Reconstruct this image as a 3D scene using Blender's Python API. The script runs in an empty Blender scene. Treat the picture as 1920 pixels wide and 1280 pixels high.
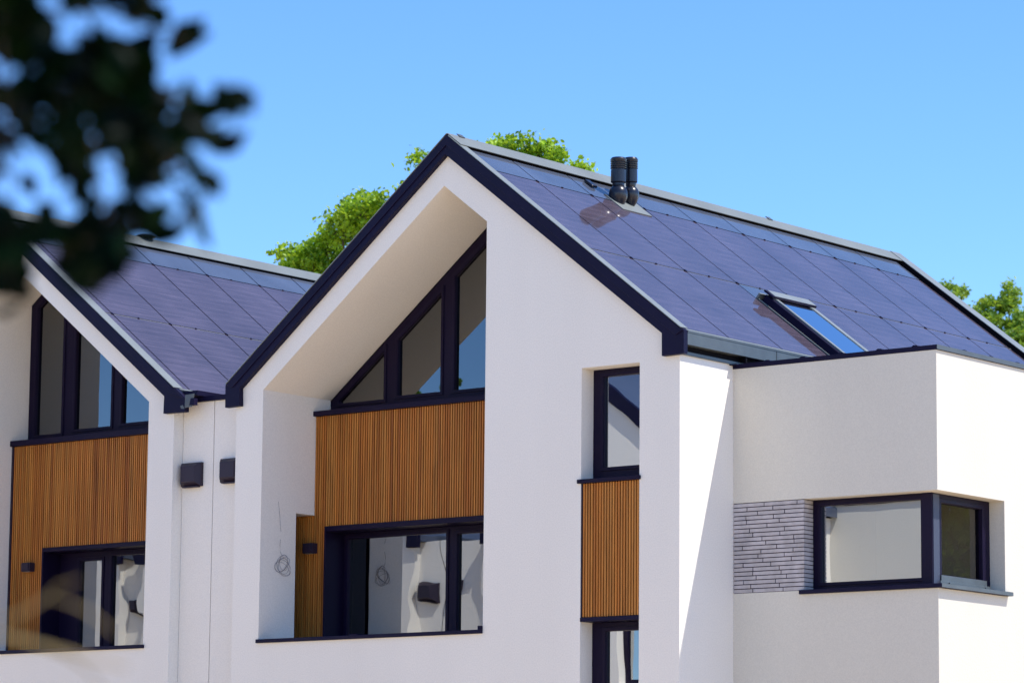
import bpy, math, random
import numpy as np
from mathutils import Vector, Matrix
from mathutils.geometry import tessellate_polygon

EXPO = 1.12
SKYS = 0.138
SUNS = 2.6

# ---------------------------------------------------------------- camera, sky, sun, exposure
scn = bpy.context.scene
col = scn.collection
cd = bpy.data.cameras.new('camera')
cam = bpy.data.objects.new('camera', cd); col.objects.link(cam)
R3 = Vector((0.7835698, 0.62123591, 0.00918201)); U3 = Vector((0.08579232, -0.12282395, 0.98871328)); F3 = Vector((-0.61535197, 0.77393813, 0.14953841))
m = Matrix((R3, U3, -F3)).transposed().to_4x4(); m.translation = Vector((23.092136, -32.175004, 1.6))
cam.matrix_world = m
cd.sensor_width = 36; cd.lens = 6462.23 / 1920 * 36
cd.clip_start = 0.1; cd.clip_end = 2000
cd.dof.use_dof = True; cd.dof.focus_distance = 42.0; cd.dof.aperture_fstop = 3.5
scn.camera = cam
scn.view_settings.view_transform = 'Standard'; scn.view_settings.look = 'None'
scn.view_settings.exposure = EXPO; scn.view_settings.gamma = 1
SUN = Vector((1.0, 0.51, 1.67)).normalized()
el = math.asin(SUN.z); az = math.atan2(SUN.x, SUN.y)
w = bpy.data.worlds.new('World'); scn.world = w; w.use_nodes = True
nt = w.node_tree; nt.nodes.clear()
sky = nt.nodes.new('ShaderNodeTexSky'); sky.sky_type = 'NISHITA'; sky.sun_disc = False
sky.sun_elevation = el; sky.sun_rotation = az; sky.air_density = 0.63; sky.dust_density = 0.0; sky.ozone_density = 3.0
bg = nt.nodes.new('ShaderNodeBackground'); bg.inputs[1].default_value = SKYS
wo = nt.nodes.new('ShaderNodeOutputWorld')
hs = nt.nodes.new('ShaderNodeHueSaturation'); hs.inputs['Saturation'].default_value = 1.19; hs.inputs['Hue'].default_value = 0.504
nt.links.new(sky.outputs[0], hs.inputs['Color']); nt.links.new(hs.outputs[0], bg.inputs[0]); nt.links.new(bg.outputs[0], wo.inputs[0])
ld = bpy.data.lights.new('sun', 'SUN'); ld.energy = SUNS; ld.angle = math.radians(0.53); ld.color = (1.0, 0.955, 0.88)
sun = bpy.data.objects.new('sun', ld); col.objects.link(sun)
sun.rotation_euler = SUN.to_track_quat('Z', 'Y').to_euler()

# ---------------------------------------------------------------- materials
def mat(name):
    M = bpy.data.materials.new(name); M.use_nodes = True
    n = M.node_tree.nodes; l = M.node_tree.links
    b = n['Principled BSDF']
    return M, n, l, b
def simple(name, c, rough=.6, metal=0, spec=.5, noise=0.0, scale=6.0, bump=0.0):
    M, n, l, b = mat(name)
    b.inputs['Base Color'].default_value = (*c, 1); b.inputs['Roughness'].default_value = rough
    b.inputs['Metallic'].default_value = metal; b.inputs['Specular IOR Level'].default_value = spec
    if noise or bump:
        tc = n.new('ShaderNodeTexCoord'); nz = n.new('ShaderNodeTexNoise'); nz.inputs['Scale'].default_value = scale; nz.inputs['Detail'].default_value = 6
        l.new(tc.outputs['Object'], nz.inputs['Vector'])
    if noise:
        mr = n.new('ShaderNodeMapRange'); mr.inputs[1].default_value = .3; mr.inputs[2].default_value = .7
        mr.inputs[3].default_value = 1 - noise; mr.inputs[4].default_value = 1 + noise * .4
        mx = n.new('ShaderNodeVectorMath'); mx.operation = 'SCALE'; mx.inputs[0].default_value = c
        l.new(nz.outputs['Fac'], mr.inputs[0]); l.new(mr.outputs[0], mx.inputs['Scale']); l.new(mx.outputs[0], b.inputs['Base Color'])
    if bump:
        bp = n.new('ShaderNodeBump'); bp.inputs['Strength'].default_value = bump; bp.inputs['Distance'].default_value = .01
        l.new(nz.outputs['Fac'], bp.inputs['Height']); l.new(bp.outputs[0], b.inputs['Normal'])
    return M
def stucco(name, c):
    M, n, l, b = mat(name)
    b.inputs['Roughness'].default_value = .9; b.inputs['Specular IOR Level'].default_value = .15
    tc = n.new('ShaderNodeTexCoord')
    big = n.new('ShaderNodeTexNoise'); big.inputs['Scale'].default_value = .5; big.inputs['Detail'].default_value = 5
    mp = n.new('ShaderNodeMapping'); mp.inputs['Scale'].default_value = (1.6, 1.6, .35)
    l.new(tc.outputs['Object'], mp.inputs['Vector']); l.new(mp.outputs[0], big.inputs['Vector'])
    fine = n.new('ShaderNodeTexNoise'); fine.inputs['Scale'].default_value = 60; fine.inputs['Detail'].default_value = 3
    l.new(tc.outputs['Object'], fine.inputs['Vector'])
    vor = n.new('ShaderNodeTexVoronoi'); vor.inputs['Scale'].default_value = 38; l.new(tc.outputs['Object'], vor.inputs['Vector'])
    a = n.new('ShaderNodeMapRange'); a.inputs[1].default_value = .3; a.inputs[2].default_value = .7; a.inputs[3].default_value = .94; a.inputs[4].default_value = 1.0
    f = n.new('ShaderNodeMapRange'); f.inputs[1].default_value = .3; f.inputs[2].default_value = .7; f.inputs[3].default_value = .93; f.inputs[4].default_value = 1.03
    mu = n.new('ShaderNodeMath'); mu.operation = 'MULTIPLY'
    l.new(big.outputs['Fac'], a.inputs[0]); l.new(fine.outputs['Fac'], f.inputs[0]); l.new(a.outputs[0], mu.inputs[0]); l.new(f.outputs[0], mu.inputs[1])
    sc = n.new('ShaderNodeVectorMath'); sc.operation = 'SCALE'; sc.inputs[0].default_value = c
    l.new(mu.outputs[0], sc.inputs['Scale']); l.new(sc.outputs[0], b.inputs['Base Color'])
    ad = n.new('ShaderNodeMath'); ad.operation = 'ADD'; l.new(fine.outputs['Fac'], ad.inputs[0]); l.new(vor.outputs['Distance'], ad.inputs[1])
    bp = n.new('ShaderNodeBump'); bp.inputs['Strength'].default_value = .16; bp.inputs['Distance'].default_value = .006
    l.new(ad.outputs[0], bp.inputs['Height']); l.new(bp.outputs[0], b.inputs['Normal'])
    return M
def timber(name):
    M, n, l, b = mat(name)
    b.inputs['Roughness'].default_value = .55; b.inputs['Specular IOR Level'].default_value = .3
    at = n.new('ShaderNodeAttribute'); at.attribute_name = 'slat'
    wn = n.new('ShaderNodeTexWhiteNoise'); wn.noise_dimensions = '1D'; l.new(at.outputs['Fac'], wn.inputs['W'])
    cr = n.new('ShaderNodeValToRGB')
    e = cr.color_ramp.elements; e[0].position = 0; e[0].color = (.40, .130, .026, 1); e[1].position = 1; e[1].color = (.64, .25, .045, 1)
    for p, c in ((.12, (.50, .170, .030, 1)), (.45, (.60, .22, .038, 1)), (.75, (.56, .23, .048, 1))):
        k = e.new(p); k.color = c
    l.new(wn.outputs['Value'], cr.inputs[0])
    tc = n.new('ShaderNodeTexCoord'); mp = n.new('ShaderNodeMapping'); mp.inputs['Scale'].default_value = (40, 40, 1.3)
    nz = n.new('ShaderNodeTexNoise'); nz.inputs['Scale'].default_value = 1.0; nz.inputs['Detail'].default_value = 5
    l.new(tc.outputs['Object'], mp.inputs['Vector']); l.new(mp.outputs[0], nz.inputs['Vector'])
    mr = n.new('ShaderNodeMapRange'); mr.inputs[1].default_value = .35; mr.inputs[2].default_value = .65; mr.inputs[3].default_value = .72; mr.inputs[4].default_value = 1.12
    l.new(nz.outputs['Fac'], mr.inputs[0])
    m2 = n.new('ShaderNodeMapping'); m2.inputs['Scale'].default_value = (9, 9, .7); n2 = n.new('ShaderNodeTexNoise'); n2.inputs['Scale'].default_value = 1; n2.inputs['Detail'].default_value = 4
    l.new(tc.outputs['Object'], m2.inputs['Vector']); l.new(m2.outputs[0], n2.inputs['Vector'])
    r2 = n.new('ShaderNodeMapRange'); r2.inputs[1].default_value = .58; r2.inputs[2].default_value = .74; r2.inputs[3].default_value = .9; r2.inputs[4].default_value = .5
    l.new(n2.outputs['Fac'], r2.inputs[0]); mm = n.new('ShaderNodeMath'); mm.operation = 'MULTIPLY'; l.new(mr.outputs[0], mm.inputs[0]); l.new(r2.outputs[0], mm.inputs[1]); mr = mm
    sc = n.new('ShaderNodeVectorMath'); sc.operation = 'SCALE'
    l.new(cr.outputs[0], sc.inputs[0]); l.new(mr.outputs[0], sc.inputs['Scale']); l.new(sc.outputs[0], b.inputs['Base Color'])
    return M
def glass(name, base=.30, tint=(.30, .34, .36), wob=.0):
    M = bpy.data.materials.new(name); M.use_nodes = True
    n = M.node_tree.nodes; l = M.node_tree.links; n.clear()
    out = n.new('ShaderNodeOutputMaterial'); mix = n.new('ShaderNodeMixShader')
    tr = n.new('ShaderNodeBsdfTransparent'); tr.inputs[0].default_value = (*tint, 1)
    gl = n.new('ShaderNodeBsdfGlossy'); gl.inputs['Roughness'].default_value = 0.0; gl.inputs[0].default_value = (.93, .97, 1, 1)
    lw = n.new('ShaderNodeLayerWeight'); lw.inputs[0].default_value = .5; fr = n.new('ShaderNodeMath'); fr.operation = 'POWER'; fr.inputs[1].default_value = 5; l.new(lw.outputs['Facing'], fr.inputs[0])
    mr = n.new('ShaderNodeMapRange'); mr.inputs[3].default_value = base; mr.inputs[4].default_value = 1
    l.new(fr.outputs[0], mr.inputs[0]); l.new(mr.outputs[0], mix.inputs[0]); l.new(tr.outputs[0], mix.inputs[1]); l.new(gl.outputs[0], mix.inputs[2])
    l.new(mix.outputs[0], out.inputs[0])
    if wob:
        tc = n.new('ShaderNodeTexCoord'); nz = n.new('ShaderNodeTexNoise'); nz.inputs['Scale'].default_value = 1.6; nz.inputs['Detail'].default_value = 1
        bp = n.new('ShaderNodeBump'); bp.inputs['Strength'].default_value = 1; bp.inputs['Distance'].default_value = wob
        l.new(tc.outputs['Object'], nz.inputs['Vector']); l.new(nz.outputs['Fac'], bp.inputs['Height']); l.new(bp.outputs[0], gl.inputs['Normal'])
    return M
def solar(name, base, lines, rough=.05):
    M, n, l, b = mat(name)
    b.inputs['Roughness'].default_value = rough; b.inputs['IOR'].default_value = 1.5
    tc = n.new('ShaderNodeTexCoord'); sx = n.new('ShaderNodeSeparateXYZ'); l.new(tc.outputs['Object'], sx.inputs[0])
    nz = n.new('ShaderNodeTexNoise'); nz.inputs['Scale'].default_value = 1.2; nz.inputs['Detail'].default_value = 6; l.new(tc.outputs['Object'], nz.inputs['Vector'])
    mr = n.new('ShaderNodeMapRange'); mr.inputs[1].default_value = .3; mr.inputs[2].default_value = .7; mr.inputs[3].default_value = .82; mr.inputs[4].default_value = 1.15
    l.new(nz.outputs['Fac'], mr.inputs[0])
    fac = mr.outputs[0]
    if lines:
        # thin busbar lines run along the ridge direction, cell gaps across it
        m1 = n.new('ShaderNodeMath'); m1.operation = 'MULTIPLY'; m1.inputs[1].default_value = 1 / .094; l.new(sx.outputs['Z'], m1.inputs[0])
        m2 = n.new('ShaderNodeMath'); m2.operation = 'PINGPONG'; m2.inputs[1].default_value = .5; l.new(m1.outputs[0], m2.inputs[0])
        m3 = n.new('ShaderNodeMapRange'); m3.inputs[1].default_value = .0; m3.inputs[2].default_value = .25; m3.inputs[3].default_value = 1.18; m3.inputs[4].default_value = 1.0
        l.new(m2.outputs[0], m3.inputs[0])
        st = n.new('ShaderNodeMapping'); st.inputs['Scale'].default_value = (30, 2.2, 30); n2 = n.new('ShaderNodeTexNoise'); n2.inputs['Scale'].default_value = 1; n2.inputs['Detail'].default_value = 4
        l.new(tc.outputs['Object'], st.inputs['Vector']); l.new(st.outputs[0], n2.inputs['Vector'])
        m5 = n.new('ShaderNodeMapRange'); m5.inputs[1].default_value = .35; m5.inputs[2].default_value = .65; m5.inputs[3].default_value = .85; m5.inputs[4].default_value = 1.12
        l.new(n2.outputs['Fac'], m5.inputs[0])
        m4 = n.new('ShaderNodeMath'); m4.operation = 'MULTIPLY'; l.new(m3.outputs[0], m4.inputs[0]); l.new(fac, m4.inputs[1])
        m6 = n.new('ShaderNodeMath'); m6.operation = 'MULTIPLY'; l.new(m4.outputs[0], m6.inputs[0]); l.new(m5.outputs[0], m6.inputs[1]); fac = m6.outputs[0]
    sc = n.new('ShaderNodeVectorMath'); sc.operation = 'SCALE'; sc.inputs[0].default_value = base
    l.new(fac, sc.inputs['Scale']); l.new(sc.outputs[0], b.inputs['Base Color'])
    return M
def leafmat(name, c1, c2, trans=.35, spec=.4):
    M = bpy.data.materials.new(name); M.use_nodes = True
    n = M.node_tree.nodes; l = M.node_tree.links; b = n['Principled BSDF']; out = n['Material Output']
    at = n.new('ShaderNodeAttribute'); at.attribute_name = 'leafv'
    cr = n.new('ShaderNodeValToRGB'); e = cr.color_ramp.elements
    e[0].color = (*c1, 1); e[1].color = (*c2, 1)
    l.new(at.outputs['Fac'], cr.inputs[0]); l.new(cr.outputs[0], b.inputs['Base Color'])
    b.inputs['Roughness'].default_value = .45; b.inputs['Specular IOR Level'].default_value = spec
    if trans:
        t = n.new('ShaderNodeBsdfTranslucent'); mx = n.new('ShaderNodeMixShader'); mx.inputs[0].default_value = trans
        hs = n.new('ShaderNodeHueSaturation'); hs.inputs['Value'].default_value = 1.5; hs.inputs['Hue'].default_value = .47
        l.new(cr.outputs[0], hs.inputs['Color']); l.new(hs.outputs[0], t.inputs[0])
        l.new(b.outputs[0], mx.inputs[1]); l.new(t.outputs[0], mx.inputs[2]); l.new(mx.outputs[0], out.inputs[0])
    return M

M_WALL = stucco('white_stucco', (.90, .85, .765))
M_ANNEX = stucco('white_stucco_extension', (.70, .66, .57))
M_ANTH = simple('anthracite_metal', (.007, .005, .027), .5, 0, .15, .15, 3)
M_FRAME = simple('window_frame_anthracite', (.009, .005, .022), .45, 0, .14)
M_GREY = simple('grey_gutter_metal', (.105, .12, .125), .45, .3, .5, .15, 5)
M_LIGHT = simple('pale_zinc_strip', (.27, .285, .26), .4, .3, .5, .1, 4)
M_RIDGE = simple('ridge_sheet_metal', (.20, .215, .20), .5, .2, .5, .12, 2)
M_BLACK = simple('black_shadow_gap', (.006, .005, .008), .8, 0, .1)
M_TIMBER = timber('larch_slats')
M_BACKER = simple('dark_batten_backing', (.012, .004, .004), .8, 0, .2)
M_GLASS = glass('window_glass', .5, (.16, .18, .20), .0006)
M_GLASST = glass('terrace_glass', .33, (.10, .11, .13), .0022)
M_GLASSC = glass('clear_glass', .05, (.55, .52, .48))
M_GLASSU = glass('gable_glass', .16, (.16, .16, .17), .0008)
M_SKYGL = glass('skylight_glass', .8, (.35, .42, .45))
M_PV = solar('solar_glass', (.084, .066, .088), True)
M_PVB = solar('blank_roof_glass', (.085, .10, .14), False, .06)
M_ROOFD = simple('roof_underlay', (.03, .027, .035), .7)
M_SLIP = simple('grey_brick_slips', (.50, .465, .47), .85, 0, .2, .25, 7, .3)
M_JOINT = simple('dark_joint', (.02, .012, .025), .9, 0, .1)
M_INT = simple('interior_plaster', (.55, .53, .50), .9, 0, .1)
M_POSTLIT = simple('sunlit_post_tone', (.055, .065, .10), .5, 0, .3)  # dark frame metal lightened, sunlight put into the colour
M_INTB = simple('interior_board', (.30, .20, .13), .8, 0, .2, .3, 3)
M_PIPE = simple('black_vent_plastic', (.012, .014, .024), .3, 0, .5)
M_VENT = simple('dark_brown_hood', (.022, .013, .028), .5, 0, .4)
M_CABLE = simple('grey_cable', (.16, .145, .17), .6)
M_BARK = simple('bark', (.10, .075, .055), .9, 0, .2, .35, 12, .6)
M_TWIG = simple('pale_twig', (.36, .28, .13), .7, 0, .3, .2, 20)
M_GROUND = simple('sandy_ground', (.70, .50, .30), .95, 0, .1, .2, .35, .3)
M_PAVE = simple('pale_paving', (.70, .54, .37), .9, 0, .2, .15, 1.5, .2)
M_LEAF = leafmat('sunlit_leaves', (.035, .13, .004), (.42, .66, .03), .38)
M_LEAFR = leafmat('hazy_leaves', (.09, .21, .02), (.28, .44, .04), .45)
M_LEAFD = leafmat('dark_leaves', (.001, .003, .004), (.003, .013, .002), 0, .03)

# ---------------------------------------------------------------- mesh helpers
def empty(name, loc, label=None, cat=None, group=None):
    o = bpy.data.objects.new(name, None); col.objects.link(o); o.location = loc; o.empty_display_size = .2
    if label: o['label'] = label
    if cat: o['category'] = cat
    if group: o['group'] = group
    return o
def origin(o):
    v = Vector((0, 0, 0))
    while o is not None: v = v + Vector(o.location); o = o.parent
    return v
class MB:
    def __init__(s): s.v = []; s.f = []; s.m = []; s.a = []
    def add(s, vs, fs, mi=0, a=0.0):
        b = len(s.v); s.v += [tuple(x) for x in vs]; s.f += [tuple(b + i for i in f) for f in fs]; s.m += [mi] * len(fs); s.a += [a] * len(fs)
        return s
    def box(s, x0, x1, y0, y1, z0, z1, mi=0, a=0.0):
        vs = [(x, y, z) for x in (x0, x1) for y in (y0, y1) for z in (z0, z1)]
        fs = [(0, 1, 3, 2), (4, 6, 7, 5), (0, 4, 5, 1), (2, 3, 7, 6), (0, 2, 6, 4), (1, 5, 7, 3)]
        return s.add(vs, fs, mi, a)
    def hexa(s, p, mi=0):   # eight corners: bottom 0-3, top 4-7
        return s.add(p, [(3, 2, 1, 0), (4, 5, 6, 7), (0, 1, 5, 4), (1, 2, 6, 5), (2, 3, 7, 6), (3, 0, 4, 7)], mi)
    def prism(s, poly, c0, c1, holes=(), ax='y', mi=0):
        """poly in (x,z) extruded along y from c0 to c1 (ax='y'); ax='x': poly in (y,z) along x; ax='z': poly in (x,y)"""
        loops = [list(poly)] + [list(h) for h in holes]
        tris = tessellate_polygon([[Vector((a, b, 0)) for a, b in L] for L in loops])
        flat = [p for L in loops for p in L]; n = len(flat)
        def P(a, b, c): return (a, c, b) if ax == 'y' else ((c, a, b) if ax == 'x' else (a, b, c))
        vs = [P(a, b, c0) for a, b in flat] + [P(a, b, c1) for a, b in flat]
        fs = [tuple(t) for t in tris] + [tuple(i + n for i in reversed(t)) for t in tris]
        k = 0
        for L in loops:
            q = len(L)
            for i in range(q):
                j = (i + 1) % q; fs.append((k + i, k + j, k + j + n, k + i + n))
            k += q
        return s.add(vs, fs, mi)
    def tube(s, pts, rads, seg=8, mi=0, caps=True):
        pts = [Vector(p) for p in pts]; rings = []
        if not hasattr(rads, '__len__'): rads = [rads] * len(pts)
        b = len(s.v); vs = []
        for i, p in enumerate(pts):
            d = (pts[min(i + 1, len(pts) - 1)] - pts[max(i - 1, 0)]).normalized()
            u = d.cross(Vector((0, 0, 1)));
            if u.length < .05: u = d.cross(Vector((1, 0, 0)))
            u.normalize(); w_ = d.cross(u)
            for k in range(seg):
                t = 2 * math.pi * k / seg; vs.append(p + (u * math.cos(t) + w_ * math.sin(t)) * rads[i])
        fs = []
        for i in range(len(pts) - 1):
            for k in range(seg):
                k2 = (k + 1) % seg; fs.append((i * seg + k, i * seg + k2, (i + 1) * seg + k2, (i + 1) * seg + k))
        if caps: fs.append(tuple(reversed(range(seg)))); fs.append(tuple((len(pts) - 1) * seg + k for k in range(seg)))
        return s.add(vs, fs, mi)
    def lathe(s, c, prof, seg=32, mi=0):   # prof: (r, z) from bottom to top about vertical axis through c
        vs = []; fs = []
        for r, z in prof:
            for k in range(seg):
                t = 2 * math.pi * k / seg; vs.append((c[0] + r * math.cos(t), c[1] + r * math.sin(t), c[2] + z))
        for i in range(len(prof) - 1):
            for k in range(seg):
                k2 = (k + 1) % seg; fs.append((i * seg + k, i * seg + k2, (i + 1) * seg + k2, (i + 1) * seg + k))
        fs.append(tuple(reversed(range(seg)))); fs.append(tuple((len(prof) - 1) * seg + k for k in range(seg)))
        return s.add(vs, fs, mi)
    def build(s, name, mats, parent=None, attr=None, smooth=False, bevel=0.0, at=None):
        if not isinstance(mats, (list, tuple)): mats = [mats]
        o0 = origin(parent) if parent is not None else Vector((0, 0, 0))
        loc = Vector(at) - o0 if at is not None else Vector((0, 0, 0))
        off = o0 + loc
        me = bpy.data.meshes.new(name)
        me.from_pydata([(x - off.x, y - off.y, z - off.z) for x, y, z in s.v], [], s.f)
        for M in mats: me.materials.append(M)
        me.polygons.foreach_set('material_index', s.m)
        if attr:
            at_ = me.attributes.new(attr, 'FLOAT', 'FACE'); at_.data.foreach_set('value', s.a)
        import bmesh
        bm = bmesh.new(); bm.from_mesh(me); bmesh.ops.recalc_face_normals(bm, faces=bm.faces); bm.to_mesh(me); bm.free()
        if smooth: me.polygons.foreach_set('use_smooth', [True] * len(me.polygons))
        o = bpy.data.objects.new(name, me); col.objects.link(o)
        if parent is not None: o.parent = parent
        o.location = loc
        if smooth:
            try: me.set_sharp_from_angle(angle=math.radians(38))
            except Exception: pass
        if bevel:
            bv = o.modifiers.new('bevel', 'BEVEL'); bv.width = bevel; bv.segments = 2; bv.limit_method = 'ANGLE'; bv.angle_limit = math.radians(40)
        return o
def box(name, M, parent, *a, **k):
    b = MB(); b.box(*a); return b.build(name, M, parent, **k)

# ---------------------------------------------------------------- pieces shared by the houses
APZ = 10.471
class Slope:
    """Right-hand roof slope: x grows away from the ridge by u, h is height above the finished surface."""
    def __init__(s, ax, k, sgn=1): s.ax, s.k, s.sgn = ax, k, sgn; s.L = math.sqrt(1 + k * k)
    def p(s, u, y, h=0.0):
        return (s.ax + s.sgn * (u + h * s.k / s.L), y, APZ - s.k * u + h / s.L)
    def slab(s, b, u0, u1, y0, y1, h0, h1, mi=0):
        q = [s.p(u0, y0, h0), s.p(u1, y0, h0), s.p(u1, y1, h0), s.p(u0, y1, h0), s.p(u0, y0, h1), s.p(u1, y0, h1), s.p(u1, y1, h1), s.p(u0, y1, h1)]
        return b.hexa(q, mi)

def window(name, parent, outer, panes, y0, depth=.07, sash=.028, gl_in=.035, M=None, label=None, GM=None):
    """flat framed window in a plane of constant y: frame with pane holes, raised sash lips, one glass mesh per pane"""
    b = MB(); b.prism(outer, y0, y0 + depth, holes=panes)
    for P in panes:   # sash lip standing proud of the frame around every pane
        cx = sum(p[0] for p in P) / len(P); cz = sum(p[1] for p in P) / len(P)
        big = grow(P, .045)
        b.prism(big, y0 - .016, y0 - .0015, holes=[grow(P, .004)])
    o = b.build(name, M or M_FRAME, parent, bevel=.004)
    if label: o['label'] = label
    for P in panes:
        g = MB(); g.prism(P, y0 + gl_in, y0 + gl_in + .004)
        gg = MB(); gg.add([(p[0], y0 + gl_in, p[1]) for p in P], [tuple(range(len(P)))]); gg.build('glass_pane', GM or M_GLASS, o)
    return o
def grow(P, d):
    """offset a convex polygon outwards by d"""
    n = len(P); area = sum(P[i][0] * P[(i + 1) % n][1] - P[(i + 1) % n][0] * P[i][1] for i in range(n)); sg = 1 if area > 0 else -1
    L = []
    for i in range(n):
        (x1, z1), (x2, z2) = P[i], P[(i + 1) % n]; dx, dz = x2 - x1, z2 - z1; q = math.hypot(dx, dz); nx, nz = dz / q * sg, -dx / q * sg
        L.append((x1 + nx * d, z1 + nz * d, dx, dz))
    R = []
    for i in range(n):
        x1, z1, a, b_ = L[i - 1]; x2, z2, c, d_ = L[i]; det = a * d_ - b_ * c
        t = ((x2 - x1) * d_ - (z2 - z1) * c) / det if abs(det) > 1e-9 else 1
        R.append((x1 + a * t, z1 + b_ * t))
    return R
def rect(x0, x1, z0, z1): return [(x0, z0), (x1, z0), (x1, z1), (x0, z1)]

def slats(parent, spans, y, pitch=.039, wid=.0205, dep=.030, seed=0):
    """vertical larch slats: spans = (x0, x1, z0, z1) zones cut from one run of slats"""
    b = MB(); x = min(s[0] for s in spans) + .008; k = 0
    rnd = random.Random(seed)
    while x < max(s[1] for s in spans) - wid * .6:
        c = x + wid / 2
        for (a0, a1, z0, z1) in spans:
            if a0 <= c < a1: b.box(x, min(x + wid, a1 - .002), y + rnd.uniform(-.0015, .0015), y + dep, z0 + .002, z1 - .002, 0, k + seed * 1000.0)
        k += 1; x += pitch
    for (a0, a1, z0, z1) in spans: b.box(a0, a1, y + dep + .001, y + dep + .02, z0, z1, 1)
    return b.build('timber_cladding', [M_TIMBER, M_BACKER], parent, attr='slat')

def hood_vent(parent, x0, x1, z0, z1, y, d=.12, sgn=-1):
    """louvre hood: chamfered body on a wall plate, open slot below"""
    yf = y + sgn * d; ym = y + sgn * .045; i = .055
    b = MB()
    b.box(x0, x1, min(y, ym), max(y, ym) , z0, z1)
    q = [(x0, ym, z0), (x1, ym, z0), (x1, ym, z1), (x0, ym, z1), (x0 + i, yf, z0 + i), (x1 - i, yf, z0 + i), (x1 - i, yf, z1 - i), (x0 + i, yf, z1 - i)]
    b.hexa(q)
    b.box(x0 + .06, x1 - .02, min(y, yf) + .03, max(y, yf) - .03, z0 - .018, z0 - .001)
    return b.build('hood_vent', M_VENT, parent, bevel=.004)
def wall_lamp(parent, x0, x1, z0, z1, y):
    b = MB(); b.box(x0, x1, y - .10, y - .001, z0, z1, 0); b.box(x0 + .03, x1 - .03, y - .085, y - .02, z0 - .004, z0 - .0005, 1); b.box(x0 + .02, x1 - .02, y - .115, y - .101, z0 + .01, z1 - .01, 0)
    return b.build('wall_lamp', [M_VENT, M_LIGHT], parent, bevel=.004)

def roof_with_panels(parent, ax, kr, kl, eave_r, eave_l, cols, capw, skycell=None, ylen=10.36):
    S = Slope(ax, kr, 1); L = Slope(ax, kl, -1)
    base = MB()
    for s, e in ((S, eave_r), (L, eave_l)):
        s.slab(base, 0.0, e, 0.002, ylen, -.17, -.062)
    roof = base.build('roof', M_ROOFD, parent)
    lt = MB(); L.slab(lt, .2, eave_l, .05, ylen - .35, -.055, -.03); lt.build('roof_covering', M_PVB, roof)
    rows = [(.215, .612, M_PVB, 'blank_panel'), (.632, 2.07, M_PV, 'solar_panel'), (2.09, eave_r - .01, M_PV, 'solar_panel')]
    for r, (u0, u1, M, nm) in enumerate(rows):
        for c in range(len(cols) - 1):
            y0, y1 = cols[c] + .012, cols[c + 1] - .012
            y0 = max(y0, capw + .004)
            if y1 - y0 < .05: continue
            a, e, mm, n2 = u0, u1, M, nm
            if skycell is not None and c == skycell and r == 2: e = u0 + .29; mm = M_PVB; n2 = 'blank_panel'
            b = MB(); S.slab(b, a, e, y0, y1, -.045, -.02); b.build(n2, mm, roof)
    # joint clamps in the horizontal gaps
    proto = None
    for u in (.622, 2.08):
        for c in range(1, len(cols) - 1):
            for yc, hw, hu in ((cols[c], .016, .016), (cols[c] + (cols[c + 1] - cols[c]) * .45, .012, .008)):
                cl = MB(); S.slab(cl, u - hu, u + hu, yc - hw, yc + hw, -.02, -.009); cl.build('panel_clamp', M_ANTH, roof)
    # light aluminium rail in the middle joint, visible in most of the joint
    rl = MB(); S.slab(rl, 2.073, 2.087, capw, ylen - .36, -.05, -.026); rl.build('joint_rail', M_RIDGE, roof)
    # ridge sheet, raised on battens with a dark ventilation gap beneath
    rg = MB()
    S.slab(rg, -.004, .215, -.085, ylen, .012, .022); L.slab(rg, -.004, .215, -.085, ylen, .012, .022)
    rr = rg.build('ridge_cap', M_RIDGE, roof, bevel=.002)
    gp = MB(); S.slab(gp, .0, .185, .0, ylen - .01, -.06, .010, 0); L.slab(gp, .0, .185, .0, ylen - .01, -.06, .010, 0); gp.build('ridge_gap', M_BLACK, roof)
    # verge caps, front thin, back raised
    vc = MB(); S.slab(vc, .03, eave_r + .03, -.100, capw, .001, .009); L.slab(vc, .03, eave_l + .03, -.100, .05, .001, .009); vc.build('front_verge_cap', M_LIGHT, roof)
    bc = MB(); S.slab(bc, .0, eave_r, ylen - .27, ylen, .022, .030, 0); S.slab(bc, .0, eave_r, ylen - .26, ylen - .01, -.04, .021, 1)
    bc.build('back_verge_cap', [M_LIGHT, M_BLACK], roof)
    el = MB(); S.slab(el, eave_r - .008, eave_r + .014, .0, ylen, -.06, -.022); el.build('eave_trim', M_LIGHT, roof)
    return roof, S

def interior(parent, x0, x1, y0, y1, levels):
    b = MB()
    for z in levels: b.box(x0, x1, y0, y1, z - .14, z)
    b.box(x0, x1, y0 + 3.4, y0 + 3.5, levels[0], levels[-1])
    return b.build('interior_floors', M_INT, parent)

NICHE = [(-6.54, 4.355), (-2.898, 4.355), (-2.898, 9.333), (-3.581, 9.853), (-6.54, 7.546)]
NICHE_B = [(-6.95, 4.355), (-2.898, 4.355), (-2.898, 9.333), (-3.581, 9.853), (-6.54, 7.546), (-6.54, 6.022), (-6.95, 6.022)]
GABLE = [(-7.0, 0), (0, 0), (0, 7.452), (-.05, 7.452), (-.05, 7.63), (-3.482, 10.255), (-6.95, 7.56), (-7.0, 7.56)]
SX2 = 2 * -7.5551
def mir(P): return [(SX2 - x, z) for x, z in reversed(P)]

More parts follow.
